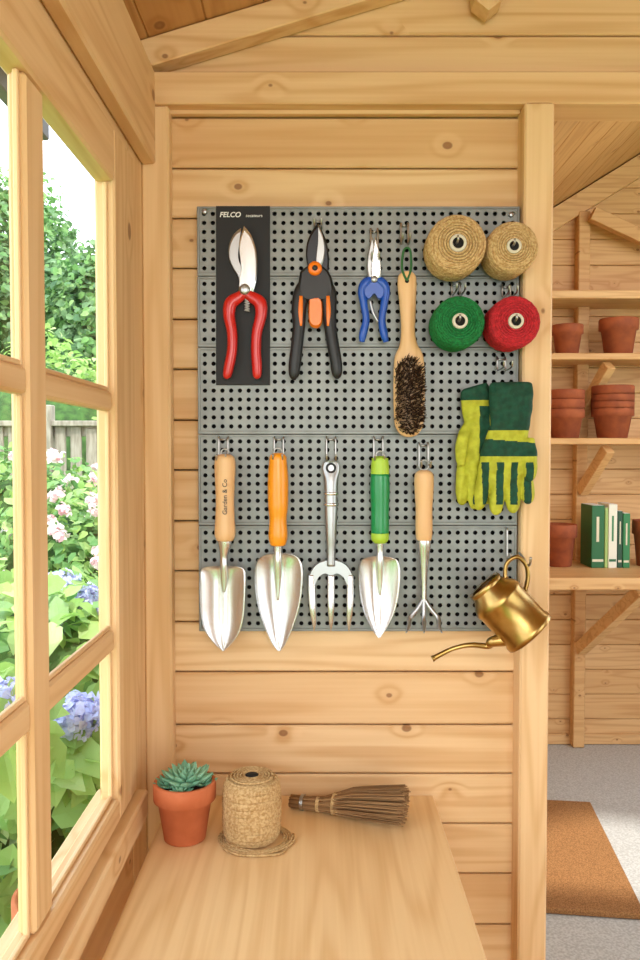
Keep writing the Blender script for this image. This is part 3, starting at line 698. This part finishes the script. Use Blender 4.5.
for i,(c,r) in enumerate((((-1.05,2.1,.72),(.42,.4,.52)),((-1.35,2.5,.85),(.5,.4,.55)),((-1.0,2.9,.62),(.4,.4,.5)),((-1.6,2.0,.6),(.4,.4,.5)))):
    core(G,c,r); leaves(G,c,r,3000,.05,LEAFM,40+i,.65); leaves(G,c,r,900,.05,LEAFL,50+i,.85)
    R=random.Random(i)
    for k in range(48):
        a=R.uniform(-2.2,.5); e_=R.uniform(-.6,1.2); p=Vector(c)+Vector((math.cos(a)*math.cos(e_)*r[0],math.sin(a)*math.cos(e_)*r[1],math.sin(e_)*r[2]))*1.08
        leaves(G,p,(.022,.022,.019),26,.028,FLW,k+i*70,.5,.5)
box(G,-1.2,-1.16,2.3,2.34,-.06,.8,BARK,.01); G.build()
G=B('garden_fence')
for i in range(40):
    x=-3.6+i*.1; box(G,x,x+.07,3.9,3.92,-.05,1.56+.01*math.sin(i*1.7),FENCEM,.004)
for z in (.3,1.0,1.5): box(G,-3.6,.4,3.92,3.96,z,z+.08,FENCEM,.004)
for x in (-3.0,-1.8,-.6): box(G,x,x+.09,3.86,3.95,-.06,1.7,FENCEM,.005)
box(G,-3.6,.4,3.87,3.95,1.565,1.60,FENCEM,.004)
G.build()
G=B('garden_hedge')
for i,(c,r) in enumerate((((-1.2,5.3,1.2),(.8,.5,.95)),((-2.2,5.2,1.25),(.9,.5,1.05)),((-3.2,5.4,1.3),(.9,.5,1.0)))):
    core(G,c,r); leaves(G,c,r,4600,.07,LEAFL,70+i,.72); 
box(G,-2.2,-2.1,5.2,5.3,-.06,1,BARK,.01); G.build()
for i,(c,r,n) in enumerate((((-2.35,8.0,2.6),(.9,1.0,1.1),9000),((-3.9,8.6,3.0),(1.3,1.1,1.55),10000))):
    G=B('garden_tree'); core(G,c,(r[0]*.8,r[1]*.8,r[2]*.8)); leaves(G,c,r,n,.10,LEAFD,90+i,.5); leaves(G,c,r,n//3,.10,LEAFM,95+i,.85)
    leaves(G,(c[0]+.3,c[1],c[2]+r[2]*.9),(.5,.5,.45),900,.09,LEAFM,99+i,.2)
    tube(G,[(c[0],c[1],-.06),(c[0]+.05,c[1],1),(c[0],c[1],c[2])],[.14,.11,.08],BARK,10); G.build()
# pots standing just outside, seen low through the bottom panes
for nm,x,y,z,R,H in (('garden_planter',-.435,.12,-.035,.085,.68),('garden_planter',-.42,-.12,-.035,.085,.60)):
    G=B(nm); lathe(G,(x,y,z),(0,0,1),[(R*.66,0),(R*.92,H*.86),(R*1.05,H*.87),(R*1.06,H),(R*.94,H),(R*.9,H*.92)],TERRA,32,True,True)
    leaves(G,(x,y,z+H-.02),(R*.7,R*.7,.05),40,.04,LEAFM,int(R*999),.2); G.build()
# ================================================================ LIGHT
W=bpy.data.worlds.new('sky'); sc.world=W; W.use_nodes=True; nt=W.node_tree; L=nt.links; bg=nt.nodes['Background']
tc=N(nt,'ShaderNodeTexCoord'); sp=N(nt,'ShaderNodeSeparateXYZ'); L.new(tc.outputs['Generated'],sp.inputs[0])
rp=N(nt,'ShaderNodeValToRGB'); L.new(sp.outputs[2],rp.inputs[0]); e=rp.color_ramp.elements
e[0].position=0; e[0].color=(.95,.97,1,1); e[1].position=.8; e[1].color=(.66,.82,1,1)
L.new(rp.outputs[0],bg.inputs[0]); bg.inputs[1].default_value=3.5
def light(name,t,loc,tgt,en,col,size=1,sy=None):
    l=bpy.data.lights.new(name,t); l.energy=en; l.color=col
    if t=='AREA': l.size=size; l.shape='RECTANGLE'; l.size_y=sy or size
    if t=='SUN': l.angle=.05
    o=bpy.data.objects.new(name,l); sc.collection.objects.link(o); o.location=loc
    o.rotation_euler=(Vector(tgt)-Vector(loc)).to_track_quat('-Z','Y').to_euler(); return o
light('sun','SUN',(2,-4,7),(0,0,0),4.0,(1,.96,.88))
light('front_fill','AREA',(.05,-1.95,1.75),(.05,0,1.25),9.5,(1,.95,.88),1.0,.6)  # invented soft fill behind the camera, brightens the tool wall
light('rear_room_fill','AREA',(1.5,1.0,2.35),(1.4,1.9,.6),7,(1,.95,.88),.8,.8)  # fill added overhead to brighten the rear room, not a fixture
# ================================================================ CAMERA
cd=bpy.data.cameras.new('camera'); cd.sensor_fit='VERTICAL'; cd.sensor_height=36; cd.lens=F/960*36; cd.clip_start=.02
co=bpy.data.objects.new('camera',cd); sc.collection.objects.link(co); co.location=(0,-D,EYE); co.rotation_euler=(math.pi/2-TILT,0,0)
sc.camera=co
sc.view_settings.view_transform='Standard'; sc.view_settings.look='None'; sc.view_settings.exposure=0
